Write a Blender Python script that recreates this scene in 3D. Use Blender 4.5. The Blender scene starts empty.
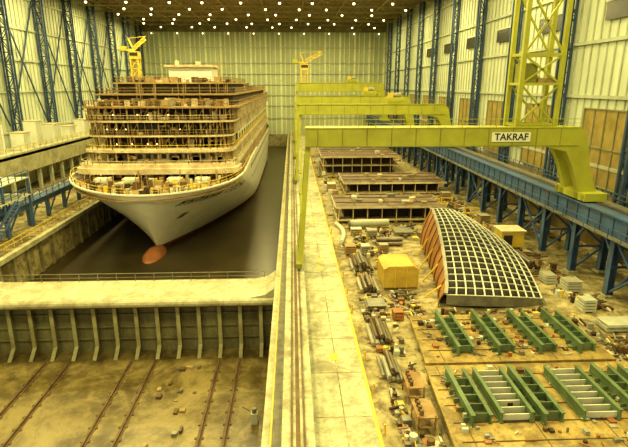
import bpy, math, random, bmesh
from mathutils import Vector, Matrix
random.seed(11)
scene=bpy.context.scene
col=scene.collection
try:
    scene.view_settings.view_transform='Standard'
    scene.view_settings.look='Medium High Contrast'
except Exception: pass

# ---------------------------------------------------------------- materials
def mat(name,c1,c2=None,scale=1.0,rough=.7,metal=0.,stain=None,sscale=.15,samt=.5,bump=0.,emit=0.,stretch=(1,1,1),grime=0.):
    m=bpy.data.materials.new(name); m.use_nodes=True
    nt=m.node_tree; n=nt.nodes; l=nt.links
    b=n['Principled BSDF']
    b.inputs['Roughness'].default_value=rough
    b.inputs['Metallic'].default_value=metal
    if c2 is None: c2=tuple(x*.72 for x in c1)
    tc=n.new('ShaderNodeTexCoord'); mp=n.new('ShaderNodeMapping'); mp.inputs['Scale'].default_value=stretch
    l.new(tc.outputs['Object'],mp.inputs['Vector'])
    no=n.new('ShaderNodeTexNoise'); no.inputs['Scale'].default_value=scale; no.inputs['Detail'].default_value=6; no.inputs['Roughness'].default_value=.65
    l.new(mp.outputs['Vector'],no.inputs['Vector'])
    cr=n.new('ShaderNodeValToRGB'); cr.color_ramp.elements[0].position=.35; cr.color_ramp.elements[1].position=.65
    cr.color_ramp.elements[0].color=(*c2,1); cr.color_ramp.elements[1].color=(*c1,1)
    l.new(no.outputs['Fac'],cr.inputs['Fac'])
    out=cr.outputs['Color']
    def layer(out,sc,amt,lo,hi,dist):
        n2=n.new('ShaderNodeTexNoise'); n2.inputs['Scale'].default_value=sc; n2.inputs['Detail'].default_value=9; n2.inputs['Roughness'].default_value=.72; n2.inputs['Distortion'].default_value=dist
        l.new(mp.outputs['Vector'],n2.inputs['Vector'])
        r2=n.new('ShaderNodeValToRGB'); r2.color_ramp.elements[0].position=lo; r2.color_ramp.elements[1].position=hi
        r2.color_ramp.elements[0].color=(0,0,0,1); r2.color_ramp.elements[1].color=(amt,amt,amt,1)
        l.new(n2.outputs['Fac'],r2.inputs['Fac'])
        mx=n.new('ShaderNodeMix'); mx.data_type='RGBA'
        l.new(r2.outputs['Color'],mx.inputs[0]); l.new(out,mx.inputs[6]); mx.inputs[7].default_value=(*stain,1)
        return mx.outputs[2]
    if stain: out=layer(out,sscale,samt,.46,.60,.6)
    if stain and grime: out=layer(out,sscale*5.5,grime,.48,.62,.3)
    l.new(out,b.inputs['Base Color'])
    if bump:
        bp=n.new('ShaderNodeBump'); bp.inputs['Strength'].default_value=bump; bp.inputs['Distance'].default_value=.3
        l.new(no.outputs['Fac'],bp.inputs['Height']); l.new(bp.outputs['Normal'],b.inputs['Normal'])
    if emit:
        b.inputs['Emission Color'].default_value=(*c1,1); b.inputs['Emission Strength'].default_value=emit
    return m
M={}
M['floor']=mat('shop_concrete',(.52,.45,.23),(.31,.26,.12),.5,.75,stain=(.085,.065,.028),sscale=.16,samt=.85,grime=.75)
M['walk']=mat('walkway_concrete',(.56,.57,.37),(.41,.41,.25),.8,.7,stain=(.20,.17,.09),sscale=.3,samt=.65,grime=.5)
M['dock']=mat('dock_floor_wet',(.15,.12,.045),(.075,.055,.02),.35,.32,stain=(.32,.26,.11),sscale=.13,samt=.65,grime=.45)
M['dwall']=mat('dock_wall_concrete',(.38,.35,.2),(.24,.215,.11),.5,.8,stain=(.11,.085,.04),sscale=.2,samt=.7,grime=.5)
M['gate']=mat('gate_steel_olive',(.24,.235,.12),(.155,.15,.075),.6,.6,stain=(.09,.07,.035),sscale=.25,samt=.5,stretch=(1,1,.4),grime=.3)
M['gaterib']=mat('gate_rib_olive',(.38,.38,.22),(.27,.26,.14),.6,.6,stain=(.2,.15,.06),sscale=.3,samt=.5)
M['gatetop']=mat('gate_top',(.52,.52,.34),(.39,.38,.23),.5,.6,stain=(.22,.18,.09),sscale=.3,samt=.5,grime=.4)
M['wall']=mat('cladding_white',(.56,.61,.47),(.45,.49,.37),.15,.6,stretch=(1,1,.3))
M['rib']=mat('cladding_rib',(.45,.49,.37),None,.3,.6)
M['farwall']=mat('cladding_far',(.44,.49,.33),(.34,.38,.25),.12,.6,stretch=(1,1,.3))
M['farrib']=mat('far_rib',(.68,.71,.48),(.56,.58,.38),.3,.6)
M['fardark']=mat('far_dark',(.24,.235,.13),None,.3,.6)
M['ceil']=mat('ceiling_deck',(.24,.19,.08),(.17,.13,.055),.3,.8)
M['truss']=mat('ceiling_truss',(.42,.36,.17),None,.3,.7)
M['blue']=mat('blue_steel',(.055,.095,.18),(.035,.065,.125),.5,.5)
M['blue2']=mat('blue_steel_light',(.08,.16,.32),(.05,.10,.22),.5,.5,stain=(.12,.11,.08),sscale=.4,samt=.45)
M['green']=mat('crane_green',(.40,.41,.05),(.32,.325,.04),.4,.45)
M['greend']=mat('crane_green_dark',(.25,.26,.04),None,.4,.5)
M['yel']=mat('safety_yellow',(.68,.51,.07),(.54,.39,.05),.8,.5)
M['hull']=mat('hull_white',(.86,.86,.76),(.78,.78,.67),.12,.4,stain=(.62,.59,.45),sscale=.12,samt=.4)
M['red']=mat('boot_red',(.22,.055,.03),(.15,.035,.02),.5,.5)
M['orange']=mat('bulb_redbrown',(.32,.125,.045),(.21,.08,.03),.5,.5)
M['deck']=mat('primer_deck',(.38,.25,.10),(.24,.145,.05),.4,.65,stain=(.54,.45,.25),sscale=.3,samt=.5)
M['cream']=mat('slab_cream',(.70,.64,.44),(.56,.48,.30),.5,.6,stain=(.36,.23,.10),sscale=.25,samt=.6)
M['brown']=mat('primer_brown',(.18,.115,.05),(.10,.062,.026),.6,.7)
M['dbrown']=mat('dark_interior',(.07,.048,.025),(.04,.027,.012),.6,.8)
M['block']=mat('block_top',(.15,.105,.075),(.085,.06,.042),.4,.6,stain=(.26,.2,.12),sscale=.3,samt=.5)
M['plate']=mat('plate_ochre',(.48,.365,.12),(.34,.245,.075),.45,.6,stain=(.14,.10,.035),sscale=.35,samt=.75,grime=.65)
M['rust']=mat('hull_rust_orange',(.40,.19,.06),(.24,.105,.03),.5,.6)
M['beamg']=mat('girder_green',(.15,.22,.11),(.085,.13,.06),.6,.5)
M['white']=mat('frame_white',(.60,.62,.50),(.46,.47,.37),.6,.5)
M['frame']=mat('frame_primer',(.38,.37,.28),(.26,.245,.18),.6,.5)
M['shell']=mat('shell_inner_grey',(.15,.135,.10),(.09,.075,.05),.4,.6)
M['pale']=mat('pale_panel',(.56,.58,.46),(.42,.44,.33),.6,.6)
M['cab']=mat('cabinet_white',(.78,.79,.67),(.68,.69,.57),.4,.5)
M['grey']=mat('steel_grey',(.27,.265,.2),(.155,.15,.11),.8,.45,metal=.3)
M['pipe']=mat('pipe_steel',(.23,.19,.12),(.12,.095,.06),.8,.4,metal=.3)
M['rail']=mat('rail_rust',(.18,.13,.07),(.09,.06,.03),.8,.5,metal=.4)
M['tarp']=mat('tarp_ochre',(.60,.43,.08),(.42,.29,.05),.4,.6,bump=.4)
M['win']=mat('window_ochre',(.36,.285,.10),(.25,.19,.065),.5,.3)
M['low']=mat('lower_wall_ochre',(.24,.19,.085),(.145,.11,.05),.2,.7)
M['windark']=mat('window_dark',(.04,.045,.04),None,.5,.2)
M['lamp']=mat('lamp_glow',(1,.82,.42),(1,.82,.42),1,.5,emit=5)
M['wlamp']=mat('work_lamp_glow',(1,.7,.3),(1,.7,.3),1,.5,emit=4)
M['wood']=mat('timber',(.40,.30,.14),(.26,.185,.08),1.5,.8)
M['water']=mat('dock_water',(.045,.034,.014),(.03,.022,.009),.2,.30,bump=.05)

# ---------------------------------------------------------------- mesh builder
class MB:
    def __init__(s): s.v=[]; s.f=[]; s.mi=[]; s.ms=[]
    def m(s,k):
        if k not in s.ms: s.ms.append(k)
        return s.ms.index(k)
    def add(s,vs,fs,k):
        o=len(s.v); s.v+= [tuple(v) for v in vs]; i=s.m(k)
        for f in fs: s.f.append([o+a for a in f]); s.mi.append(i)
    def box(s,x0,x1,y0,y1,z0,z1,k):
        s.add([(x0,y0,z0),(x1,y0,z0),(x1,y1,z0),(x0,y1,z0),(x0,y0,z1),(x1,y0,z1),(x1,y1,z1),(x0,y1,z1)],
          [(0,3,2,1),(4,5,6,7),(0,1,5,4),(1,2,6,5),(2,3,7,6),(3,0,4,7)],k)
    def beam(s,p,q,w,h,k):
        p=Vector(p);q=Vector(q);d=(q-p)
        if d.length<1e-6:return
        d.normalize(); up=Vector((0,0,1))
        if abs(d.z)>.95: up=Vector((0,1,0))
        a=d.cross(up).normalized(); b=a.cross(d).normalized()
        vs=[]
        for c in (p,q):
            for sa,sb in((-1,-1),(1,-1),(1,1),(-1,1)): vs.append(c+a*sa*w/2+b*sb*h/2)
        s.add(vs,[(0,1,2,3),(7,6,5,4),(0,4,5,1),(1,5,6,2),(2,6,7,3),(3,7,4,0)],k)
    def cyl(s,p,q,r,k,n=8,r2=None):
        p=Vector(p);q=Vector(q);d=(q-p).normalized(); up=Vector((0,0,1))
        if abs(d.z)>.95: up=Vector((0,1,0))
        a=d.cross(up).normalized(); b=a.cross(d).normalized(); r2=r if r2 is None else r2
        vs=[p+(a*math.cos(t)+b*math.sin(t))*r for t in [2*math.pi*i/n for i in range(n)]]
        vs+=[q+(a*math.cos(t)+b*math.sin(t))*r2 for t in [2*math.pi*i/n for i in range(n)]]
        fs=[(i,(i+1)%n,n+(i+1)%n,n+i) for i in range(n)]+[tuple(range(n))[::-1],tuple(range(n,2*n))]
        s.add(vs,fs,k)
    def prism(s,pts,z0,z1,k,side=None):
        n=len(pts); vs=[(x,y,z0) for x,y in pts]+[(x,y,z1) for x,y in pts]
        s.add(vs,[tuple(range(n))[::-1],tuple(range(n,2*n))],k)
        s.add(vs,[(i,(i+1)%n,n+(i+1)%n,n+i) for i in range(n)],side or k)
    def extr(s,pts,vec,k):
        n=len(pts); vec=Vector(vec); vs=[Vector(p) for p in pts]; vs+=[p+vec for p in vs]
        s.add(vs,[tuple(range(n))[::-1],tuple(range(n,2*n))]+[(i,(i+1)%n,n+(i+1)%n,n+i) for i in range(n)],k)
    def railing(s,path,h,sp,k,w=.1,mid=True):
        for p,q in zip(path[:-1],path[1:]):
            p=Vector(p);q=Vector(q);L=(q-p).length;n=max(1,int(L/sp))
            for i in range(n+1):
                c=p.lerp(q,i/n); s.beam(c,c+Vector((0,0,h)),w,w,k)
            u=Vector((0,0,h)); s.beam(p+u,q+u,w,w,k)
            if mid: s.beam(p+u*.5,q+u*.5,w*.7,w*.7,k)
    def lattice(s,p,q,off,n,w,k,w2=None):
        p=Vector(p);q=Vector(q);off=Vector(off);w2=w2 or w*.6
        s.beam(p,q,w,w,k); s.beam(p+off,q+off,w,w,k)
        for i in range(n):
            a=p.lerp(q,i/n);b=p.lerp(q,(i+1)/n)
            if i%2: a,b=b,a
            s.beam(a,b+off,w2,w2,k); 
            if i: c=p.lerp(q,i/n); s.beam(c,c+off,w2,w2,k)
    def ibeam(s,x,y0,y1,z,h,w,k):
        s.box(x-w/2,x+w/2,y0,y1,z,z+.08,k); s.box(x-w/2,x+w/2,y0,y1,z+h-.08,z+h,k); s.box(x-.05,x+.05,y0,y1,z+.08,z+h-.08,k)
    def sphere(s,c,r,k,nu=16,nv=10,sc=(1,1,1)):
        vs=[];fs=[]
        for j in range(nv+1):
            t=math.pi*j/nv
            for i in range(nu):
                p=2*math.pi*i/nu
                vs.append((c[0]+r*sc[0]*math.sin(t)*math.cos(p),c[1]+r*sc[1]*math.sin(t)*math.sin(p),c[2]+r*sc[2]*math.cos(t)))
        for j in range(nv):
            for i in range(nu):
                fs.append((j*nu+i,(j+1)*nu+i,(j+1)*nu+(i+1)%nu,j*nu+(i+1)%nu))
        s.add(vs,fs,k)
    def done(s,name,parent=None,smooth=False):
        me=bpy.data.meshes.new(name); me.from_pydata(s.v,[],s.f)
        for k in s.ms: me.materials.append(M[k])
        me.polygons.foreach_set('material_index',s.mi)
        if smooth: me.polygons.foreach_set('use_smooth',[True]*len(s.f))
        me.update(); o=bpy.data.objects.new(name,me); col.objects.link(o)
        if parent: o.parent=parent
        return o
def empty(name,loc=(0,0,0)):
    e=bpy.data.objects.new(name,None); col.objects.link(e); return e

# ---------------------------------------------------------------- room shell
XL,XR,YF,YB,ZC=-72,46,256,-12,52.5
DL,DR,DZ=-42,-2,-9.5
b=MB()
b.box(DR,XR,YB,YF,-10,0,'floor'); b.box(XL,DL,YB,YF,-10,0,'floor')
b.done('floor')
b=MB(); b.box(DL,DR,YB,YF,-10.2,DZ,'dock'); b.done('floor_dock')
b=MB(); b.box(DL,DR,YF-1,YF,DZ,0,'dwall'); 
for y in range(20,256,4): b.box(DL,DL+.35,y,y+.6,DZ+.01,-.3,'dwall')
b.box(DL,DL+.8,YB,YF,-.6,.15,'gatetop'); b.box(DR-.4,DR+.3,YB,YF,-.6,.1,'gatetop')
b.done('trim_dock')
b=MB(); b.box(1.25,6,YB,YF-8,0.005,.06,'walk')
for y in range(-10,248,6): b.box(1.25,6,y,y+.08,.06,.07,'floor')
b.box(3.6,3.68,YB,YF-8,.06,.07,'floor')
b.box(5.8,6.05,YB,240,.06,.085,'yel')
for y in (40,63,66,88,120): b.box(3.2,3.9,y,y+1.2,.07,.085,'yel')
b.done('walkway')

def wallside(name,x,sgn):
    b=MB()
    b.box(min(x,x+sgn),max(x,x+sgn),YB,YF+1,-10,ZC,'wall')
    y=YB+1
    while y<YF:
        b.box(min(x,x-sgn*.2),max(x,x-sgn*.2),y,y+.25,0,ZC,'rib'); y+=2
    for z in (12,22,30,38,46): b.box(min(x,x-sgn*.45),max(x,x-sgn*.45),YB,YF,z,z+.5,'rib')
    if sgn>0: b.box(x-.3,x,YB,YF,0,8.6,'low')
    return b
wallside('wall_left',XL,-1).done('wall_left')
b=wallside('wall_right',XR,1); b.done('wall_right')
b=MB(); b.box(XL,XR,YF,YF+1,-10,ZC,'farwall')
x=XL+1.5
i=0
while x<XR:
    b.box(x,x+(.9 if i%3==0 else .4),YF-.6,YF,0,ZC-4,'farrib'); x+=2.4; i+=1
for z in (8,14,19,24,29,34,41): b.box(XL,XR,YF-.8,YF-.6,z,z+.35,'rib')
b.box(XL,XR,YF-.9,YF,ZC-4.2,ZC,'fardark')
x=XL+3
while x<XR-3:
    b.box(x,x+2.6,YF-1.0,YF-.9,ZC-3.6,ZC-2.4,'win'); x+=5
b.done('wall_far')
b=MB(); b.box(XL,XR,YB,YF+1,ZC,ZC+1,'ceil'); b.done('ceiling')
b=MB()
for y in range(4,250,14):
    b.lattice((XL,y,ZC-.3),(XR,y,ZC-.3),(0,0,-2.2),34,.32,'truss',.2)
for x in range(-66,46,14): b.beam((x,YB,ZC-1.6),(x,YF,ZC-1.6),.3,.4,'truss')
b.done('ceiling_truss')
b=MB()
for r,y in enumerate(range(172,256,14)):
    for x in range(-64+(r%2)*6,44,12):
        xx=x+random.uniform(-2,2)
        b.cyl((xx,y,ZC-2.7),(xx,y,ZC-3.3),.2,'grey',6,.45); b.sphere((xx,y,ZC-3.5),.42,'lamp',8,5)
for x in range(-66,44,12): b.sphere((x,YF-1.6,ZC-5),.3,'lamp',8,5)
b.done('high_bay_lamps')

n=1
for y in range(64,250,20):
    z0,z1=9.2,20.5
    b=MB(); b.box(XR-.35,XR-.28,y+3,y+14,z0,z1,'win')
    for k in range(5): b.box(XR-.5,XR-.3,y+3+k*2.75-.1,y+3+k*2.75+.1,z0,z1,'fardark')
    for z in (z0,(z0+z1)/2,z1): b.box(XR-.5,XR-.3,y+3,y+14,z-.1,z+.1,'fardark')
    b.done('window_%d'%n); n+=1
for y in range(64,180,20):
    b=MB(); b.box(XR-.5,XR-.3,y+4,y+12,33,35.5,'windark')
    b.box(XR-.6,XR-.3,y+3.8,y+12.2,35.5,35.8,'pale'); b.done('window_%d'%n); n+=1

# ---------------------------------------------------------------- wall columns
for side,x,off in (('l',XL+.6,2.0),('r',XR-.6,-1.3)):
    for y in ([93,113,133,152.5,172,191.5,211,230,248] if side=='l' else [44,64,84,104,124,143.5,163,182,201,220,239]):
        b=MB()
        b.lattice((x,y,0),(x,y,ZC-.5),(off,0,0),18,.36,'blue',.16)
        b.lattice((x,y+1.2,0),(x,y+1.2,ZC-.5),(off,0,0),18,.36,'blue',.16)
        if side=='l':
            b.beam((x+.2,y,14),(x+.2,y+18.5,46),.3,.3,'blue')
            if y<200: b.beam((x+.2,y+18.5,14),(x+.2,y,46),.3,.3,'blue')
        b.done('wall_column')

# ---------------------------------------------------------------- left gallery
b=MB()
b.box(-69,-60,60,255,8.6,9.2,'pale'); b.box(-60.6,-60,60,255,5,9.6,'gatetop')
for y in range(62,255,6): b.box(-61.5,-60.8,y,y+.8,0,8.6,'pale')
b.box(-69,-66,60,255,0,8.6,'wall')
b.railing([(-60.3,60,9.6),(-60.3,255,9.6)],1.3,3,'yel',.12)
for y in range(64,250,6): b.box(-66.02,-65.9,y,y+3,1,5,'win')
b.done('gallery')
for i in range(15):
    y=92+i*9+random.uniform(-2,2); w=random.uniform(3,5.5); h=random.uniform(3.0,7.0)
    b=MB(); x0=-65.5
    b.box(x0,x0+3,y,y+w,9.22,9.2+h,'cab')
    for k in range(int(w)): b.box(x0+3,x0+3.08,y+k+.1,y+k+.85,9.6,9.0+h,'white')
    b.box(x0-.1,x0+3.2,y-.1,y+w+.1,9.2+h,9.4+h,'cream'); b.done('switch_cabinet')
b=MB()
b.box(-47,-46,50,250,3.2,4.3,'blue2'); b.box(-47.6,-45.4,50,250,4.3,4.5,'blue2')
for y in range(52,250,7):
    b.box(-46.8,-46.2,y,y+.6,0,3.2,'blue2'); b.beam((-46.5,y+.3,.2),(-46.5,y+3.8,3.2),.22,.22,'blue2')
b.railing([(-45.5,50,4.5),(-45.5,250,4.5)],1.3,2.5,'blue2',.12)
b.done('service_walkway')
b=MB(); b.railing([(-42.6,50,0.15),(-42.6,250,0.15)],1.3,2.2,'yel',.12); b.done('guard_rail')
b=MB()
for x in (-49.5,-45.2):
    for y in (70,78,86): b.beam((x,y,0),(x,y,9),.35,.35,'blue2')
for z in (5.9,8.8):
    b.box(-49.7,-44.9,70,86,z,z+.15,'pale'); b.railing([(-45,70,z+.1),(-45,86,z+.1)],1.2,2,'blue2',.12); b.railing([(-49.6,70,z+.1),(-45,70,z+.1)],1.2,2,'blue2',.12)
for k in range(15): b.box(-44.7,-43.6,70+k*.7,70.6+k*.7,.3+k*.37,.4+k*.37,'blue2')
for x in (-43.6,-44.7): b.beam((x,69.8,.2),(x,80.5,5.9),.12,.35,'blue2')
b.beam((-43.6,69.8,1.4),(-43.6,80.5,7.1),.1,.1,'blue2')
b.done('stair_tower')

# ---------------------------------------------------------------- centre crane rail wall
b=MB()
b.box(-.8,1.1,YB,246,0,1.3,'dwall'); b.box(-.95,1.25,YB,246,1.3,1.5,'walk')
b.box(-.35,-.2,YB,246,1.5,1.68,'rail'); b.box(.5,.65,YB,246,1.5,1.68,'rail')
b.box(.0,.3,YB,246,1.5,1.53,'brown')
b.box(-1.9,-1.0,YB,246,0,.03,'grey')
b.done('crane_rail_wall')
b=MB(); b.railing([(-1.7,10,.1),(-1.7,246,.1)],1.2,2,'yel',.08); b.done('guard_rail')

# ---------------------------------------------------------------- dock gate
b=MB()
b.box(DL+.05,DR-.05,57.6,63.9,-2.5,-1.4,'gatetop')
b.cyl((DL+.05,57.7,-1.95),(DR-.45,57.7,-1.95),.55,'gatetop',12)
b.box(DL+.05,DR-.05,59.6,63.5,DZ,-2.5,'gate')
x=DL+.9
while x<DR-.5:
    b.extr([(x,59.6,-2.5),(x,58.7,-2.5),(x,58.9,-8.2),(x,57.5,DZ),(x,59.6,DZ)],(.2,0,0),'gate')
    b.box(x-.14,x+.34,58.6,58.72,-8.3,-2.5,'gaterib')
    b.extr([(x-.14,58.6,-8.3),(x-.14,57.2,DZ+.02),(x-.14,57.35,DZ+.02),(x-.14,58.75,-8.3)],(.48,0,0),'gaterib')
    x+=2.62
for z in (-4.3,-6,-7.7): b.box(DL+.1,DR-.1,59.3,59.6,z,z+.16,'gate')
b.box(DL+.05,DR-.05,58.3,59.6,-2.9,-2.5,'brown')
for s in (-1,1):
    xe=DR-.45 if s>0 else DL+.85
    b.extr([(xe,57.5,-1.4),(xe-s*3,57.5,-1.4),(xe-s*1.2,57.5,-1.05),(xe,57.5,-.2)],(0,6.3,0),'gatetop')
b.railing([(DL+1,63.6,-1.4),(DR-2,63.6,-1.4)],1.1,2.4,'grey',.08)
b.done('dock_gate')
b=MB(); b.box(DL+.01,DR-.01,64,YF-1,-6.6,-6,'water'); b.done('dock_water')
for x in (-39,-31,-28,-20.5,-17.5,-9.5,-7):
    b=MB(); b.box(x-.25,x+.25,YB+.5,56.6,DZ,DZ+.08,'brown'); b.box(x-.08,x+.08,YB+.5,56.6,DZ+.08,DZ+.28,'rail')
    for y in range(20,56,2): b.box(x-.45,x+.45,y,y+.25,DZ+.002,DZ+.1,'brown')
    b.done('dock_rail')
b=MB()
for k in range(18):
    x=random.uniform(-15.8,-11);y=random.uniform(40,56);w=random.uniform(.2,.7)
    b.box(x,x+w,y,y+random.uniform(.2,.8),DZ,DZ+random.uniform(.1,.4),random.choice(['wood','rail','brown','grey']))
b.done('scrap_timber')
b=MB()
b.box(-4.6,-3.9,44,44.7,DZ,DZ+1.2,'pale');b.cyl((-4.25,44.35,DZ+1.2),(-4.25,44.35,DZ+1.7),.25,'grey'); b.beam((-4.6,44.35,DZ+1.3),(-5.4,44.35,DZ+1.9),.1,.1,'grey')
b.done('dock_bollard')

# ---------------------------------------------------------------- ship
ship=empty('cruise_ship')
CX=-25.5; HB=15.6; YS=228
def zdeck(y): return 6.3+1.3*min(1,max(0,(y-82)/12))+max(0,min(1,(y-92)/20))*.6
def stem(s): return 91-9*s**.8
def hb(s,y):
    d=y-stem(s)
    if d<=0: return 0
    L=52*(1-s)**1.2+12.5*s+3
    x=min(1,d/L); n=1.5+.7*s; e=1-.45*s
    v=(1-(1-x)**n)**e
    t=max(0,(y-205)/(YS-205)); return (HB+.5*s)*v*(1-.25*t*t)*(1-.04*(1-s))
SV=[-.28,-.14,0,.06,.12,.2,.3,.4,.5,.6,.7,.8,.9,1.0]
ds=[0,.15,.4,.8,1.3,2,3,4.2,5.6,7.2,9,11,13.5,16,19,23,28,34,40,48,60,75,95,115,130,138]
b=MB()
def hp(s,y,sg):
    s2=max(0,s); z=-6+ s*(zdeck(y)+6) if s>=0 else -6+s*12
    return (CX+sg*hb(s2,y),y,z)
for sg in (-1,1):
    g=[]
    for s in SV:
        y0=stem(max(0,s)); g.append([hp(s,y0+(YS-y0)*d/138,sg) for d in ds])
    vs=[p for r in g for p in r]; nD=len(ds)
    for i in range(len(SV)-1):
        k='red' if SV[i]<.06 else 'hull'
        fs=[]
        for j in range(nD-1):
            a=i*nD+j; f=(a,a+1,a+nD+1,a+nD); fs.append(f if sg>0 else f[::-1])
        b.add(vs,fs,k)
bt=[hp(s,YS,-1) for s in SV]; st=[hp(s,YS,1) for s in SV]
n=len(SV); b.add(bt+st,[(i,i+1,n+i+1,n+i) for i in range(n-1)],'hull')
o=b.done('hull',ship,True)
bm=bmesh.new(); bm.from_mesh(o.data); bmesh.ops.remove_doubles(bm,verts=bm.verts,dist=.002); bmesh.ops.recalc_face_normals(bm,faces=bm.faces); bm.to_mesh(o.data); bm.free()
b=MB()
ys=[stem(1)+.3+ (96-stem(1))*t for t in [0,.02,.05,.1,.17,.25,.35,.5,.7,.85,1]]+[130,200,YS-.1]
for a,c in zip(ys[:-1],ys[1:]):
    ha,hc=max(0,hb(1,a)-.25),max(0,hb(1,c)-.25)
    b.add([(CX-ha,a,zdeck(a)-1.1),(CX+ha,a,zdeck(a)-1.1),(CX+hc,c,zdeck(c)-1.1),(CX-hc,c,zdeck(c)-1.1)],[(0,1,2,3)],'deck')
for sg in (-1,1):
    pr=None
    for d in ds[:20]:
        y=stem(1)+(YS-stem(1))*d/138
        p=Vector((CX+sg*hb(1,y),y,zdeck(y)+.05))
        if pr is not None: b.beam(pr,p,.35,.25,'cab')
        pr=p
b.done('foredeck',ship)
b=MB()
for sg in (-1,1):
    path=[]
    for d in ds[1:17]:
        y=stem(1)+(YS-stem(1))*d/138; path.append((CX+sg*(hb(1,y)-.1),y,zdeck(y)+.1))
    b.railing(path,1.0,1.6,'yel',.1)
for k in range(90):
    y=random.uniform(84.5,93); h=hb(1,y)-1.8; x=CX+random.uniform(-h,h-1); z=zdeck(y)-1.1; w=random.uniform(.3,1.1)
    b.box(x,x+w,y,y+random.uniform(.4,1.2),z,z+random.uniform(.4,1.7),random.choice(['cream','wood','yel','white','brown','frame','brown','dbrown']))
for k in range(4):
    x=CX+(-9,-4,4,9)[k]; y=91; z=zdeck(y)-1.1
    b.cyl((x-1,y,z+.9),(x+1,y,z+.9),.8,'pale',12); b.box(x-1.3,x-1,y-.9,y+.9,z,z+1.5,'cream'); b.box(x+1,x+1.3,y-.9,y+.9,z,z+1.5,'cream')
for k in range(22):
    y=random.uniform(85,93); h=hb(1,y)-1; x=CX+random.uniform(-h,h); z=zdeck(y)-1.1
    b.beam((x,y,z),(x,y,z+2.6),.12,.12,'wood')
b.done('foredeck_gear',ship)
def plan(hw,yf,yb,r=5):
    out=[(CX-hw,yb)]
    N=18; fr=[]
    for i in range(N+1):
        t=math.pi*i/N; c=math.cos(t)
        x=-hw*math.copysign(abs(c)**.5,c); y=yf+ (r)*(1-math.sin(t)**.6)
        fr.append((CX+x,y))
    return out+fr+[(CX+hw,yb)]
SL=[(9.0,93.5,14.8),(11.7,95.2,14.2),(14.4,97.0,13.9),(17.1,97.2,14.4),(19.7,98.0,15.1)]
b=MB(); prev=6.3
for i,(z,yf,hw) in enumerate(SL):
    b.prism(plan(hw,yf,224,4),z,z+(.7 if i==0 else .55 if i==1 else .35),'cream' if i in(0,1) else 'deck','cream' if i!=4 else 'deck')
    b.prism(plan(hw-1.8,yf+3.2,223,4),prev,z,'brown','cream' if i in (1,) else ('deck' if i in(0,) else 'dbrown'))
    prev=z+.35
b.prism(plan(15.3,92.8,100,4),8.0,9.0,'cream')
for s in (-1,1):
    x=CX+s*13.2
    b.box(min(x,x+s*.6),max(x,x+s*.6),108,222,7.5,17.1,'cab')
b.done('deck_tiers',ship)
b=MB()
for i,(z,yf,hw) in enumerate(SL):
    pl=[p for p in plan(hw-.2,yf+.2,222,4)]
    b.railing([(x,y,z+.35) for x,y in pl],1.0,1.6,('cream','yel','wood','cream','wood')[i],.09)
    pb=SL[i-1][0]+.35 if i else 7
    pp=plan(hw-.7,yf+.8,222,4)[1:-1]
    for x,y in pp[::1]: b.beam((x,y,pb),(x,y,z),.24,.24,'wood')
    for s in (-1,1):
        for y in range(104,222,4): b.box(CX+s*(hw-1.8)-.1,CX+s*(hw-.1)+.1,y,y+.2,pb,z,'cream')
    for k in range(26):
        x=CX+random.uniform(-hw+2.5,hw-3); w=random.uniform(.3,1.8)
        b.box(x,x+w,yf+1.6,yf+2.4,pb,pb+random.uniform(.4,1.9),random.choice(['deck','wood','cream','brown','brown','dbrown','frame']))
    if i>=2:
        x=CX-hw+1.5
        while x<CX+hw-1.5:
            b.beam((x,yf+.5,pb),(x,yf+.5,z+1.4),.08,.08,'wood'); 
            if random.random()<.4: b.beam((x,yf+.5,pb),(x+1.3,yf+.5,z),.07,.07,'wood')
            x+=1.3
    if i in (1,3):
        for k in range(14):
            x=CX-10.5+k*1.5; b.box(x,x+.9,yf+3.1,yf+3.19,pb+.8,pb+1.7,'windark')
for z,yf in ((7.8,94.5),(13,98),(15.8,98),(18.5,98)):
    for k in range(4): b.sphere((CX+random.uniform(-12,12),yf,z),.13,'wlamp',6,4)
b.done('deck_fittings',ship)
b=MB()
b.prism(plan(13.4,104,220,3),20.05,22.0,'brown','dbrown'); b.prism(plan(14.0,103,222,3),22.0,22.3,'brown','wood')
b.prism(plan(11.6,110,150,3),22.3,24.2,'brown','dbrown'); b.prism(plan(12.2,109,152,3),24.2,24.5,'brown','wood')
b.box(CX-3.4,CX+6.6,124,134,24.5,28.0,'cab'); b.prism([(CX-4.2,123),(CX+7.2,123),(CX+7.2,135),(CX-4.2,135)],28.0,28.5,'cream')
b.cyl((CX-2,127,28.5),(CX-2,127,29.6),.5,'cream',10); b.cyl((CX+3,127,28.5),(CX+3,127,29.4),.6,'cream',10)
b.prism(plan(9,160,200,3),22.3,24.6,'deck','brown')
b.railing([(x,y,22.3) for x,y in plan(13.8,103.2,220,3)],1.1,1.8,'wood',.1)
b.railing([(x,y,24.5) for x,y in plan(12,109.2,150,3)],1.1,1.8,'wood',.1)
for k in range(190):
    y=random.uniform(99.5,106); x=CX+random.uniform(-13.4,12); z=20.05
    b.box(x,x+random.uniform(.3,1.6),y,y+.8,z,z+random.uniform(.3,1.5),random.choice(['deck','wood','cream','brown','brown','dbrown','frame']))
for k in range(140):
    y=random.uniform(111,148); x=CX+random.uniform(-11,9); z=24.5
    if abs(x-CX)<9 and 120<y<136: continue
    b.box(x,x+random.uniform(.3,2.0),y,y+1.2,z,z+random.uniform(.3,1.3),random.choice(['deck','wood','cream','brown','brown','dbrown']))
for k in range(100):
    y=random.uniform(152,218); x=CX+random.uniform(-12,10); b.box(x,x+random.uniform(.5,3),y,y+2,22.3,22.3+random.uniform(.3,1.8),random.choice(['deck','wood','cream','brown','dbrown']))
for k in range(40):
    y=random.uniform(100,118); x=CX+random.uniform(-13,13); b.beam((x,y,20),(x,y,24.0+random.uniform(0,2)),.1,.1,'wood')
for z in (21.2,22.9): b.beam((CX-13,99.6,z),(CX+13,99.6,z),.1,.1,'wood')
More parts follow.
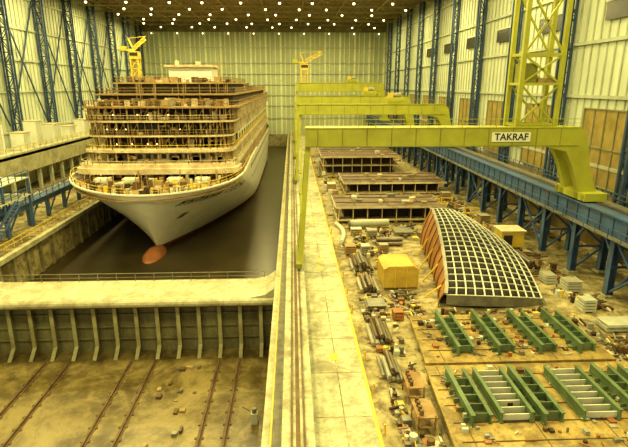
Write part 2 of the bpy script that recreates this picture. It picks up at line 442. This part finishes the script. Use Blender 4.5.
b.cyl((CX+9,120,24.5),(CX+9,120,30),.15,'wood'); b.beam((CX+7.5,120,28.5),(CX+10.5,120,28.5),.12,.12,'wood')
b.done('upper_works',ship)
b=MB()
for i,(z,yf,hw) in enumerate(SL):
    pb=SL[i-1][0]+.35 if i else 7.9
    for y in range(110,220,6):
        for s in (-1,1):
            x=CX+s*13.82
            if i<4: b.box(min(x,x+s*.05),max(x,x+s*.05),y+.6,y+4.2,pb+.5,z-.5,'windark')
b.done('balcony_windows',ship)
b=MB(); b.sphere((CX,88.0,-6.6),1,'orange',20,14,(2.0,5.2,1.9)); b.done('bulbous_bow',ship,True)
b=MB()
def onhull(s,y,sg,w,h,k):
    p=Vector(hp(s,y,sg)); q=Vector(hp(s,y+w,sg)); u=Vector(hp(s+h/13,y,sg)); v=Vector(hp(s+h/13,y+w,sg))
    nrm=(q-p).cross(u-p).normalized()
    if nrm.x*sg<0: nrm=-nrm
    nrm*=.1
    b.add([p+nrm,q+nrm,v+nrm,u+nrm],[(0,1,2,3)],k)
y=85.6; SN=.76
def step(y,w):
    a=hb(SN,y); t=y
    while math.hypot(t-y,hb(SN,t)-a)<w: t+=.02
    return t-y
for c in range(12):
    wl=step(y,.95)
    if c!=6:
        segs=random.choice([[(0,0,.26,1),(.74,0,.26,1),(0,.5,1,.2)],[(0,0,.26,1),(0,.82,1,.18),(0,0,1,.18)],[(0,0,.26,1),(.74,0,.26,1),(0,.82,1,.18)]])
        for (dy,dz,ww,hh) in segs: onhull(SN+dz*1.1/13,y+dy*wl,1,ww*wl,hh*1.1,'windark')
    y+=step(y,1.55)
for sg in (-1,1): onhull(.50,89.0,sg,1.0,1.1,'grey')
for k in range(26): onhull(.83,114+k*4,1,1.2,.9,'windark'); onhull(.6,120+k*4,1,.7,.7,'windark')
b.done('hull_markings',ship)

# ---------------------------------------------------------------- gantry cranes
def gantry(Y,zb,zt,sign=False,tower=False,wid=3.2):
    e=empty('gantry_crane')
    b=MB(); XE=35.4
    b.box(1.6,XE,Y,Y+1.1,zb,zt,'green'); b.box(1.6,XE,Y+wid,Y+wid+1.1,zb,zt,'green')
    for x in range(3,35,3): b.box(x,x+.1,Y-.05,Y,zb,zt,'greend')
    b.box(1.5,XE,Y-.15,Y+1.25,zt,zt+.12,'green'); b.box(1.5,XE,Y-.15,Y+1.25,zb-.12,zb,'greend')
    b.box(1.7,2.6,Y+1.1,Y+wid,zb+.1,zt-.1,'green'); b.box(34.2,35.3,Y+1.1,Y+wid,zb+.1,zt-.1,'green')
    b.railing([(1.6,Y-.1,zt+.1),(XE,Y-.1,zt+.1)],1.0,2,'green',.07)
    b.done('bridge_girder',e)
    b=MB()
    for yy in (Y-1,Y+wid+1.2):
        b.beam((.2+.6,yy,2.2),(1.9,Y+1 if yy<Y else Y+wid,zb),.6,.6,'green')
    for k in range(5):
        z=3.2+k*(zb-4)/5; b.beam((.9,Y-.9+k*.3,z),(1.1,Y+wid+1-k*.2,z+2.4),.22,.22,'green')
    b.box(.25,1.0,Y-2.4,Y+wid+2.4,1.9,2.5,'greend')
    for yy in (Y-2,Y-.8,Y+wid+.6,Y+wid+1.9): b.cyl((.4,yy,2.0),(.8,yy,2.0),.32,'grey',10)
    b.done('leg_slender',e)
    b=MB()
    for yy in (Y-.03,Y+wid+.05):
        b.extr([(30.5,yy,zb),(32,yy,zt-.05),(35.6,yy,zt-.05),(36.4,yy,zt-.9),(37.4,yy,zb-3),(38.8,yy,10.3),(36.5,yy,10.3),(35.0,yy,zb-2.6),(34.0,yy,zb-.8)],(0,1.0,0),'green')
    b.box(36.3,39.2,Y-1.5,Y+wid+2.5,9.9,10.9,'green')
    for yy in (Y-1,Y+.4,Y+wid+.8,Y+wid+2.1): b.box(36.2,36.3,yy-.3,yy+.3,10.0,10.7,'greend')
    b.beam((37.2,Y+.5,12),(36.8,Y+wid+.5,15),.3,.3,'green'); b.beam((36.8,Y+.5,15),(37.2,Y+wid+.5,12),.3,.3,'green')
    b.done('leg_rigid',e)
    if not sign:
        b=MB(); tx=22
        b.box(tx,tx+4,Y+.2,Y+wid+.8,zt+.2,zt+1.6,'green'); b.cyl((tx+.6,Y+2,zt+2),(tx+3.4,Y+2,zt+2),.6,'grey',12)
        b.box(tx+.2,tx+1.4,Y+.3,Y+1.3,zt+1.6,zt+2.6,'yel')
        b.done('trolley',e)
    if sign:
        b=MB(); b.box(24.4,29.2,Y-.2,Y-.06,zb+.45,zt-.5,'cab'); b.done('sign_board',e)
        cu=bpy.data.curves.new('sign_text','FONT'); cu.body='TAKRAF'; cu.size=1.15; cu.extrude=.02; cu.align_x='CENTER'; cu.align_y='CENTER'; cu.offset=.02
        t=bpy.data.objects.new('sign_text',cu); col.objects.link(t); t.location=(26.8,Y-.23,(zb+zt)/2-.03); t.rotation_euler=(math.pi/2,0,0); cu.materials.append(M['windark']); t.parent=e
    if tower:
        b=MB(); z0=zt
        c=[(27.6,Y+.5),(32.4,Y+.5),(32.4,Y+3.8),(27.6,Y+3.8)]
        for x,y in c: b.beam((x,y,z0),(x,y,50),.5,.5,'green')
        zz=[z0+.3,z0+5.2,z0+8.6,z0+16,z0+24,z0+31]
        for a,cc in zip(zz[:-1],zz[1:]):
            for i in range(4):
                p=c[i];q=c[(i+1)%4]
                b.beam((*p,a),(*q,a),.32,.32,'green')
                if i in (0,2): b.beam((*p,a),(*q,cc),.22,.22,'green')
                if i==0: b.beam((*q,a),(*p,cc),.22,.22,'green')
        b.box(27.8,29.6,Y+.8,Y+3,z0+5.2,z0+7.6,'greend'); b.box(29.8,31.9,Y+.8,Y+3,z0+5.2,z0+5.9,'wood')
        b.done('lattice_mast',e)
    return e
gantry(61,16.8,18.9,True,True)
gantry(118,17.4,19.6)
gantry(158,18.2,20.6)
gantry(205,21.5,24.6)
def jib(x,y,z0,z1,jl,dirx,s=1.0):
    b=MB()
    c=[(x-s,y-s),(x+s,y-s),(x+s,y+s),(x-s,y+s)]
    nn=int((z1-z0)/(2.4*s))
    for p in c: b.beam((*p,z0),(*p,z1),.4*s,.4*s,'yel')
    for k in range(nn):
        a=z0+(z1-z0)*k/nn; d=z0+(z1-z0)*(k+1)/nn
        for i in range(4): b.beam((*c[i],a),(*c[(i+1)%4],d),.22*s,.22*s,'yel'); b.beam((*c[i],a),(*c[(i+1)%4],a),.22*s,.22*s,'yel')
    b.box(x-1.3*s,x+1.3*s,y-1.3*s,y+1.3*s,z1,z1+2.0*s,'yel'); b.box(x-1.1*s,x+1.1*s,y-1.4*s,y-1.3*s,z1+.8*s,z1+1.7*s,'windark')
    b.lattice((x,y-.5*s,z1+2.2*s),(x+dirx*jl,y-.5*s,z1+5*s),(0,0,1.1*s),8,.25*s,'yel')
    b.beam((x,y,z1+2*s),(x-dirx*1.5*s,y,z1+5.5*s),.4*s,.4*s,'yel'); b.beam((x-dirx*1.5*s,y,z1+5.5*s),(x+dirx*jl,y,z1+6*s),.15*s,.15*s,'yel')
    b.box(x-dirx*3*s-.8*s,x-dirx*3*s+.8*s,y-.8*s,y+.8*s,z1+2.2*s,z1+3.4*s,'green'); b.beam((x,y,z1+2.4*s),(x-dirx*3*s,y,z1+2.4*s),.5*s,.5*s,'yel')
    b.done('jib_crane')
jib(-44.0,150,0.16,31.0,3.5,1,1.0)
jib(5,206,24.8,29.5,7,1,1.2)

# ---------------------------------------------------------------- right blue runway
b=MB(); R=-.8
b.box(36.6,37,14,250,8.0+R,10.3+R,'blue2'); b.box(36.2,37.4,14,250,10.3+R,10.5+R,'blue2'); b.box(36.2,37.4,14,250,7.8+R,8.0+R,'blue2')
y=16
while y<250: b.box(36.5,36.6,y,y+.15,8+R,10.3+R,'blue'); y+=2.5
b.box(37.4,41,14,250,10.1+R,10.25+R,'grey'); b.box(38.0,38.25,14,250,10.5+R,10.66+R,'rail')
b.box(37.4,39,14,250,10.25+R,10.5+R,'blue')
b.box(40.6,41,14,250,8.0+R,10.1+R,'blue')
b.railing([(41,14,10.25+R),(41,250,10.25+R)],1.2,2.4,'blue2',.09)
b.box(35.3,36.2,14,250,8.1+R,8.2+R,'grey'); b.railing([(35.35,14,8.2+R),(35.35,250,8.2+R)],1.1,2.4,'blue2',.07)
ycol=[21+8*i for i in range(29)]
for i,y in enumerate(ycol):
    for x in (36.8,40.8):
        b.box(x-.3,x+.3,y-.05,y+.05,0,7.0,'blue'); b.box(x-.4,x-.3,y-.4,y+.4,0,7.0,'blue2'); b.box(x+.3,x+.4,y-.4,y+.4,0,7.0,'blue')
        b.box(x-.7,x+.7,y-.7,y+.7,0,.25,'gatetop')
    b.beam((36.8,y,.4),(40.8,y,3.6),.25,.25,'blue2'); b.beam((40.8,y,3.6),(36.8,y,7.0),.25,.25,'blue2'); b.beam((36.8,y,3.6),(40.8,y,3.6),.25,.25,'blue2')
    if i%3==0:
        b.beam((36.8,y,.4),(36.8,y+8,7.0),.26,.26,'blue2'); b.beam((36.8,y+8,.4),(36.8,y,7.0),.26,.26,'blue2')
    else:
        b.beam((36.8,y,4.8),(36.8,y+2.2,7.1),.3,.3,'blue2'); b.beam((36.8,y+8,4.8),(36.8,y+5.8,7.1),.3,.3,'blue2')
b.done('crane_runway')

# ---------------------------------------------------------------- floor objects (with reserved footprints)
RES=[]
def res(x0,x1,y0,y1): RES.append((x0,x1,y0,y1))
def block(x0,x1,y0,y1,h,lev):
    res(x0-.5,x1+.5,y0-.5,y1+.5)
    b=MB()
    lh=h/lev
    for k in range(lev):
        z=.5+k*lh
        b.box(x0,x1,y0,y1,z,z+.22,'cream'); 
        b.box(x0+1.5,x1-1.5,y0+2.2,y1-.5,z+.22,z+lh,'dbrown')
        x=x0+.2
        while x<x1:
            b.box(x,x+.15,y0+.1,y0+.4,z+.22,z+lh,'cream'); b.box(x,x+.1,y0+.4,y0+2.2,z+.22,z+lh-.3,'brown'); x+=2.6
        for y in range(int(y0)+2,int(y1),3):
            b.box(x0+.1,x0+.4,y,y+.2,z+.22,z+lh,'wood')
    zt=.5+lev*lh
    b.box(x0-.3,x1+.3,y0-.3,y1+.3,zt,zt+.25,'block'); b.box(x0-.35,x1+.35,y0-.38,y0-.3,zt-.05,zt+.3,'cream'); b.box(x0-.38,x0-.3,y0-.3,y1+.3,zt-.05,zt+.3,'cream')
    for y in range(int(y0)+3,int(y1),4): b.box(x0,x1,y,y+.15,zt+.25,zt+.4,'brown')
    for x in range(int(x0)+4,int(x1),6): b.box(x,x+.12,y0,y1,zt+.25,zt+.36,'brown')
    for k in range(8):
        x=x0+(x1-x0)*k/7; b.box(x-.3,x+.3,y0+.3,y0+.9,0,.5,'yel')
    for k in range(9):
        x=random.uniform(x0+1,x1-2);y=random.uniform(y0+1,y1-2); b.box(x,x+random.uniform(.4,1.5),y,y+1,zt+.25,zt+.25+random.uniform(.2,.7),random.choice(['wood','grey','pale','cream']))
    b.done('hull_deck_block')
block(8,29,134,158,4.6,2)
block(11.5,34,109,121.5,2.3,1)
block(7.8,26.5,86,95.5,2.4,1)
block(10,27,172,190,5,2)
def trestle(x,y,w=2.2,h=1.2,k='yel'):
    res(x-.3,x+w+.3,y-.7,y+.7); b=MB(); 
    for sx in (x,x+w):
        b.beam((sx,y-.5,0),(sx,y,h),.12,.12,k); b.beam((sx,y+.5,0),(sx,y,h),.12,.12,k)
    b.beam((x-.2,y,h),(x+w+.2,y,h),.2,.2,k); b.beam((x,y-.3,.4),(x+w,y-.3,.4),.1,.1,k); b.done('trestle')
for p in ((28,100),(31,101),(28.5,97),(33,92),(31,88),(30,131),(9,128),(12,101),(16,102)): trestle(*p)
b=MB(); b.cyl((9.7,83,.9),(16.5,83.3,.9),.65,'pale',16); b.cyl((9.5,83,.9),(9.75,83,.9),.85,'grey',16)
b.box(10.6,11,82.2,83.8,0,.4,'wood');b.box(15,15.4,82.4,84,0,.4,'wood'); b.done('steel_pipe'); res(9,17,82,84.4)
b=MB()
for k in range(10):
    a=Vector((7.4+.9*math.sin(k/10*3),74+k*1.1,.4)); c=Vector((7.4+.9*math.sin((k+1)/10*3),74+(k+1)*1.1,.4)); b.cyl(a,c,.35,'white',10)
b.done('bent_pipe'); res(6.8,8.9,73.5,85.5)

# curved hull section with egg-crate frame
def hs(u,v):
    xl=17.0+4.6*v**.8; xr=27.9+2.0*math.sin(v*math.pi*.8)-.2*v; x=xl+(xr-xl)*u
    y=51+23.5*v-1.0*math.sin(u*math.pi)*(1-2*v)-2.0*u*v
    z=(1.4+4.0*math.sin(v*math.pi/2))*(1-.45*u*u)+.3*math.sin(u*math.pi)
    return Vector((x,y,z))
sec=empty('hull_section'); res(14.5,30.5,50,76.5)
b=MB(); NU,NV=11,19; DP=1.25
vs=[hs(i/NU,j/NV)-Vector((0,0,DP)) for j in range(NV+1) for i in range(NU+1)]
b.add(vs,[(j*(NU+1)+i,j*(NU+1)+i+1,(j+1)*(NU+1)+i+1,(j+1)*(NU+1)+i) for j in range(NV) for i in range(NU)],'shell')
b.done('shell_plating',sec,True)
b=MB()
for j in range(NV+1):
    for i in range(NU):
        a=hs(i/NU,j/NV);c=hs((i+1)/NU,j/NV); d=Vector((0,0,-DP+.1)); b.add([a,c,c+d,a+d],[(0,1,2,3)],'grey'); b.beam(a,c,.13,.1,'white')
for i in range(NU+1):
    for j in range(NV):
        a=hs(i/NU,j/NV);c=hs(i/NU,(j+1)/NV); d=Vector((0,0,-DP+.1)); b.add([a,c,c+d,a+d],[(0,1,2,3)],'grey'); b.beam(a,c,.16,.1,'white')
# right-hand skirt ribs down to the floor
for j in range(NV+1):
    a=hs(1,j/NV); b.beam(a,(a.x+.5,a.y,.05),.14,.3,'frame')
for j in range(NV): 
    a=hs(1,j/NV);c=hs(1,(j+1)/NV); b.beam((a.x+.3,a.y,a.z*.5),(c.x+.3,c.y,c.z*.5),.12,.12,'frame')
b.done('frames',sec)
b=MB(); rows=6
vs=[]
for j in range(NV+1):
    t=hs(0,j/NV)
    for i in range(rows+1):
        w=i/rows; vs.append((t.x-.2-1.5*math.sin(w*math.pi*.55)*(.4+.6*j/NV),t.y,max(.05,t.z*(1-w)+.25*(1-w))))
b.add(vs,[(j*(rows+1)+i,j*(rows+1)+i+1,(j+1)*(rows+1)+i+1,(j+1)*(rows+1)+i) for j in range(NV) for i in range(rows)],'rust')
for j in range(NV):
    a=hs(0,j/NV)+Vector((-.1,0,.1));c=hs(0,(j+1)/NV)+Vector((-.1,0,.1)); b.beam(a,c,.4,.25,'frame')
    if j%2==0:
        for i in range(rows):
            o1=Vector(vs[j*(rows+1)+i])+Vector((-.08,0,0)); o2=Vector(vs[j*(rows+1)+i+1])+Vector((-.08,0,0)); b.beam(o1,o2,.1,.1,'brown')
for j in (2,6,10,14):
    t=hs(0,j/NV); b.beam((t.x-2.6,t.y,0),(t.x-.6,t.y,t.z*.75),.15,.15,'yel')
b.done('side_shell',sec)
b=MB()
for v in (.1,.35,.6,.85):
    for u in (.15,.4,.65,.9):
        p=hs(u,v); b.box(p.x-.25,p.x+.25,p.y-.25,p.y+.25,0,max(.1,p.z-DP),'wood')
b.done('keel_blocks',sec)

# foreground deck panels
def panel(x0,x1,y0,y1,xs,ya,yb,ladders):
    res(x0,x1,y0,y1)
    e=empty('deck_panel')
    b=MB(); b.prism([(x0,y0),(x1,y0),(x1,y1),(x0+.6,y1)],.55,.8,'plate')
    for x in range(int(x0)+1,int(x1),3):
        for y in range(int(y0)+1,int(y1),3): b.box(x,x+.5,y,y+.5,0,.55,'wood')
    for y in range(int(y0)+2,int(y1),2): b.box(x0+.7,x1-.3,y,y+.05,.8,.86,'brown')
    for x in range(int(x0)+2,int(x1),5): b.box(x,x+.05,y0+.2,y1-.2,.8,.83,'brown')
    b.done('plate',e)
    b=MB()
    for x in xs:
        b.ibeam(x,ya,yb,.82,.95,.34,'beamg'); b.ibeam(x+1.4,ya+.3,yb-.2,.82,.75,.28,'beamg')
        b.box(x+.15,x+1.25,ya+.5,yb-.5,.83,.9,'block')
        y=ya+.6
        while y<yb-.5: b.box(x,x+1.4,y,y+.08,.85,1.5,'beamg'); b.box(x-.45,x,y,y+.07,.82,1.2,'beamg'); y+=1.1
    for x0_,x1_ in ladders:
        y=ya+.6
        while y<yb: b.box(x0_,x1_,y,y+.1,.85,1.35,'white'); y+=.8
        b.box(x0_,x1_,ya+.4,yb-.3,.81,.86,'dbrown')
        for x in (x0_,x1_): b.ibeam(x,ya+.3,yb-.2,.85,.85,.28,'beamg')
    for k in range(150):
        x=random.uniform(x0+1,x1-1.5); y=random.uniform(y0+.5,y1-1)
        if random.random()<.4: b.beam((x,y,.9),(x+random.uniform(-1.0,1.0),y+random.uniform(-.6,.6),.95),.08,.08,random.choice(['frame','rust','white','brown','grey']))
        else: w=random.uniform(.12,.5); b.box(x,x+w,y,y+w*random.uniform(.5,1.4),.8,.8+random.uniform(.06,.4),random.choice(['brown','grey','frame','rust','pale','dbrown','dbrown']))
    b.done('girders',e)
panel(11.3,28.2,38.0,47.2,[14.5,18.2,22.0,25.6],39,46.6,[])
panel(10.5,32,26.5,37.6,[12.4,17.6,24.6],29.5,36,[(14.6,16.8),(20.6,23.2),(26.8,30)])

# clutter
b=MB()
b.box(10.8,15,56,60.5,.25,2.6,'tarp')
b.extr([(10.8,55.95,2.6),(15,55.95,2.6),(14.4,55.95,3.0),(11.4,55.95,3.0)],(0,4.6,0),'tarp')
for x in (10.8,12.2,13.6,15): b.box(x-.06,x+.06,55.9,56.02,.2,2.7,'yel')
b.box(10.9,14.9,56.2,60.3,0,.25,'wood'); b.done('tarp_covered_crate'); res(10.5,15.3,55.7,60.8)
def pipestack(x,y,L,n,r,along='y'):
    b=MB(); w=n*2*r
    if along=='y': res(x-.5,x+w+.5,y-.6,y+L+.6)
    else: res(x-.6,x+L+.6,y-.5,y+w+.5)
    lay=n; z=r+.15
    b.box(x-.2,x+w+.2,y+.5,y+.8,0,.15,'wood') if along=='y' else b.box(x+.5,x+.8,y-.2,y+w+.2,0,.15,'wood')
    while lay>0:
        for i in range(lay):
            o=(n-lay)*r+i*2*r+r; dl=random.uniform(-.4,.4)
            k=random.choice(['pipe','grey','pipe','rail','frame'])
            if along=='y': b.cyl((x+o,y+dl,z),(x+o,y+L+dl,z),r*.96,k,8)
            else: b.cyl((x+dl,y+o,z),(x+L+dl,y+o,z),r*.96,k,8)
        lay-=2; z+=r*1.75
    b.done('pipe_stack')
def crate(x,y,w,d,h,k='wood'):
    res(x-.1,x+w+.1,y-.1,y+d+.1)
    b=MB(); b.box(x+.05,x+w-.05,y+.05,y+d-.05,.12,h-.05,'brown')
    for i in range(int(h/.35)): b.box(x,x+w,y,y+.05,.15+i*.35,.4+i*.35,k); b.box(x,x+.05,y,y+d,.15+i*.35,.4+i*.35,k); b.box(x+w-.05,x+w,y,y+d,.15+i*.35,.4+i*.35,k)
    for px in (x,x+w-.15): b.box(px,px+.15,y-.04,y,.0,h,k)
    b.box(x+.1,x+.3,y,y+d,0,.12,k); b.box(x+w-.3,x+w-.1,y,y+d,0,.12,k); b.box(x,x+w,y,y+d,h-.05,h,random.choice([k,'frame','pale'])); b.done('crate')
b=MB(); b.box(31.0,34.4,70,73,.5,2.9,'yel'); b.box(30.8,34.6,69.8,73.2,2.9,3.1,'cream')
for x in (31.6,33.8):
    for y in (70.5,72.5): b.cyl((x-.2,y,.4),(x+.2,y,.4),.4,'windark',10)
b.box(31.3,32.6,69.9,70,.9,2.4,'windark'); b.done('site_cabin'); res(30.6,34.8,69.6,73.4)
def platestack(x,y,w,d,n,k='pale'):
    res(x-.1,x+w+.1,y-.1,y+d+.1); b=MB()
    b.box(x+.2,x+.5,y,y+d,0,.2,'wood'); b.box(x+w-.5,x+w-.2,y,y+d,0,.2,'wood')
    for i in range(n):
        o=random.uniform(-.12,.12); b.box(x+o,x+w+o,y-o,y+d-o,.2+i*.12,.29+i*.12,k)
    b.done('steel_plate_stack')
platestack(31.2,44,3.4,2,6); platestack(16.7,78,3,3,4,'grey'); platestack(8,49.8,2.0,2.2,5,'grey'); platestack(28.5,80,3.5,3,4,'frame'); platestack(12.8,63,2.5,3,3,'grey'); platestack(20.5,103.5,5,2.6,4,'frame'); platestack(27,123.5,4,5,4,'grey'); platestack(12,124,5,5,5,'frame')
pipestack(7.6,62,4,6,.24); pipestack(7.8,54.6,4,5,.24); pipestack(7.2,42.5,4,5,.22); pipestack(21,98.2,5,5,.3,'x'); pipestack(7.3,36.5,3.2,5,.18); pipestack(31,62,5,4,.26); pipestack(12.5,72.5,4,4,.28,'x')
for p in ((7.5,69,1.6,1.6,1.3),(9.9,69.5,1.4,1.6,1.1,'frame'),(10.4,47.6,1.1,1.2,1.0,'rust'),(12.5,69,1.4,1.4,1.4),(32.5,54,1.8,1.8,1.4,'pale'),(31.2,56.7,1.4,1.8,1.2,'pale'),(31.4,48.6,1.4,1.3,1.5,'pale'),(33,77,2,2,1.4,'frame'),(33,84,1.8,2,1.7),(9.5,79,1.8,1.5,1.0),(12,77.5,1.6,1.5,1.2,'frame'),(32,104,2,2,1.6),(8,100,2,2,1.6,'frame'),(8.2,108,1.8,2,1.4),(8,114,2,3,1.8),(32.5,126,2,3,1.7)): crate(*p)
for (x,y) in ((8.7,33.4),(8.6,29.8)):
    res(x-.2,x+1.6,y-.2,y+2.4)
    b=MB()
    for dx in (0,1.2):
        for dy in (0,2): b.box(x+dx,x+dx+.12,y+dy,y+dy+.12,0,1.5,'deck')
    b.box(x-.05,x+1.4,y-.05,y+2.2,1.4,1.5,'deck'); b.box(x,x+1.3,y,y+2.1,.6,.68,'deck')
    for k in range(4): b.cyl((x+.3,y+.3+k*.5,1.5),(x+.3,y+.3+k*.5,1.9),.15,'brown',8)
    b.done('tool_stand')
for y in (92,112,134,160):
    res(6,7.4,y-.5,y+.5)
    b=MB(); b.beam((6.95,y,0),(6.95,y,4.5),.18,.18,'pale'); b.box(6.55,7.35,y-.2,y+.1,4.3,5.1,'white'); b.box(6.55,7.35,y-.4,y+.4,0,.3,'grey'); b.done('light_mast')
KS=('rail','brown','frame','grey','pipe','pale','dbrown','block','yel','rust','dbrown','grey','cream')
def free(x,y,m): return not any(a-m<x<c+m and d-m<y<e+m for a,c,d,e in RES)
def scrap(x0,x1,y0,y1,n,h=.6,long=1.8):
    b=MB(); cnt=0; tries=0
    while cnt<n and tries<n*6:
        tries+=1
        x=random.uniform(x0,x1);y=random.uniform(y0,y1);a=random.choice([0,math.pi/2,random.uniform(0,math.pi)]);L=random.uniform(.3,long)/2;z=random.uniform(.1,h)
        t=random.random(); kk=random.choice(KS)
        if not free(x,y,min(L,.9)+.1): continue
        cnt+=1
        if t<.4: b.beam((x-L*math.cos(a),y-L*math.sin(a),random.uniform(.08,z)),(x+L*math.cos(a),y+L*math.sin(a),z),random.uniform(.06,.2),random.uniform(.06,.2),kk)
        elif t<.65: w=random.uniform(.2,.7); b.box(x-w/2,x+w/2,y-w/2,y+w*random.uniform(.1,.7),0,z,kk)
        elif t<.88:
            w=random.uniform(.4,long*.5); b.box(x-w/2,x+w/2,y-w/2,y+w*random.uniform(.1,.8),0,random.uniform(.03,.15),kk)
        else: b.cyl((x,y,0),(x,y,random.uniform(.3,.9)),random.uniform(.12,.3),kk,10)
    if b.v: b.done('scrap_pile')
scrap(7.6,16,60,82,240,.8,2.0); scrap(7.6,10.3,28,56,260,.6,1.6); scrap(16.5,21,77,85,60); scrap(31,35,48,104,330,.9,2.4); scrap(11,14,47.5,55.5,110,.6,1.5); scrap(16,28,47.6,49.8,60,.4,1)
scrap(28.8,35,38,47,110,.7,2); scrap(32.3,35,28,38,40,.7,1.5); scrap(8,35,96,108,330,.9,2.4); scrap(8,35,122,133,260,1,2.4); scrap(42,42.9,30,240,160,2.0,1.6); scrap(22,35,77,85,140,.8,2.2)
scrap(9,35,160,171,160,1.6,4); scrap(9,35,192,240,220,2.2,4); scrap(-58,-51,92,240,240,2.0,3.5)
b=MB()
for y in range(30,240,5): b.cyl((6.3,y,0),(6.3,y,.9),.09,'yel',8)
b.done('bollard_row')

# ---------------------------------------------------------------- lights
def area(x,y,z,sx,sy,p,c,name='high_bay_light'):
    l=bpy.data.lights.new(name,'AREA'); l.shape='RECTANGLE'; l.size=sx; l.size_y=sy; l.energy=p; l.color=c
    o=bpy.data.objects.new(name,l); o.location=(x,y,z); col.objects.link(o)
for x in (-58,-36,-14,10,32):
    for y in (20,60,100,140,180,220): area(x,y,49.0,7,8,9600,(1,.855,.36))
w=bpy.data.worlds.new('World'); scene.world=w; w.use_nodes=True
bg=w.node_tree.nodes['Background']; bg.inputs['Color'].default_value=(1,.88,.52,1); bg.inputs['Strength'].default_value=.85

# ---------------------------------------------------------------- camera
cam=bpy.data.cameras.new('camera'); co=bpy.data.objects.new('camera',cam); col.objects.link(co)
cam.sensor_width=36; cam.lens=28.66; cam.clip_end=1000; cam.clip_start=.1
co.location=(0,0,24); co.rotation_euler=(math.radians(90-15.5),0,math.radians(-2.43))
scene.camera=co
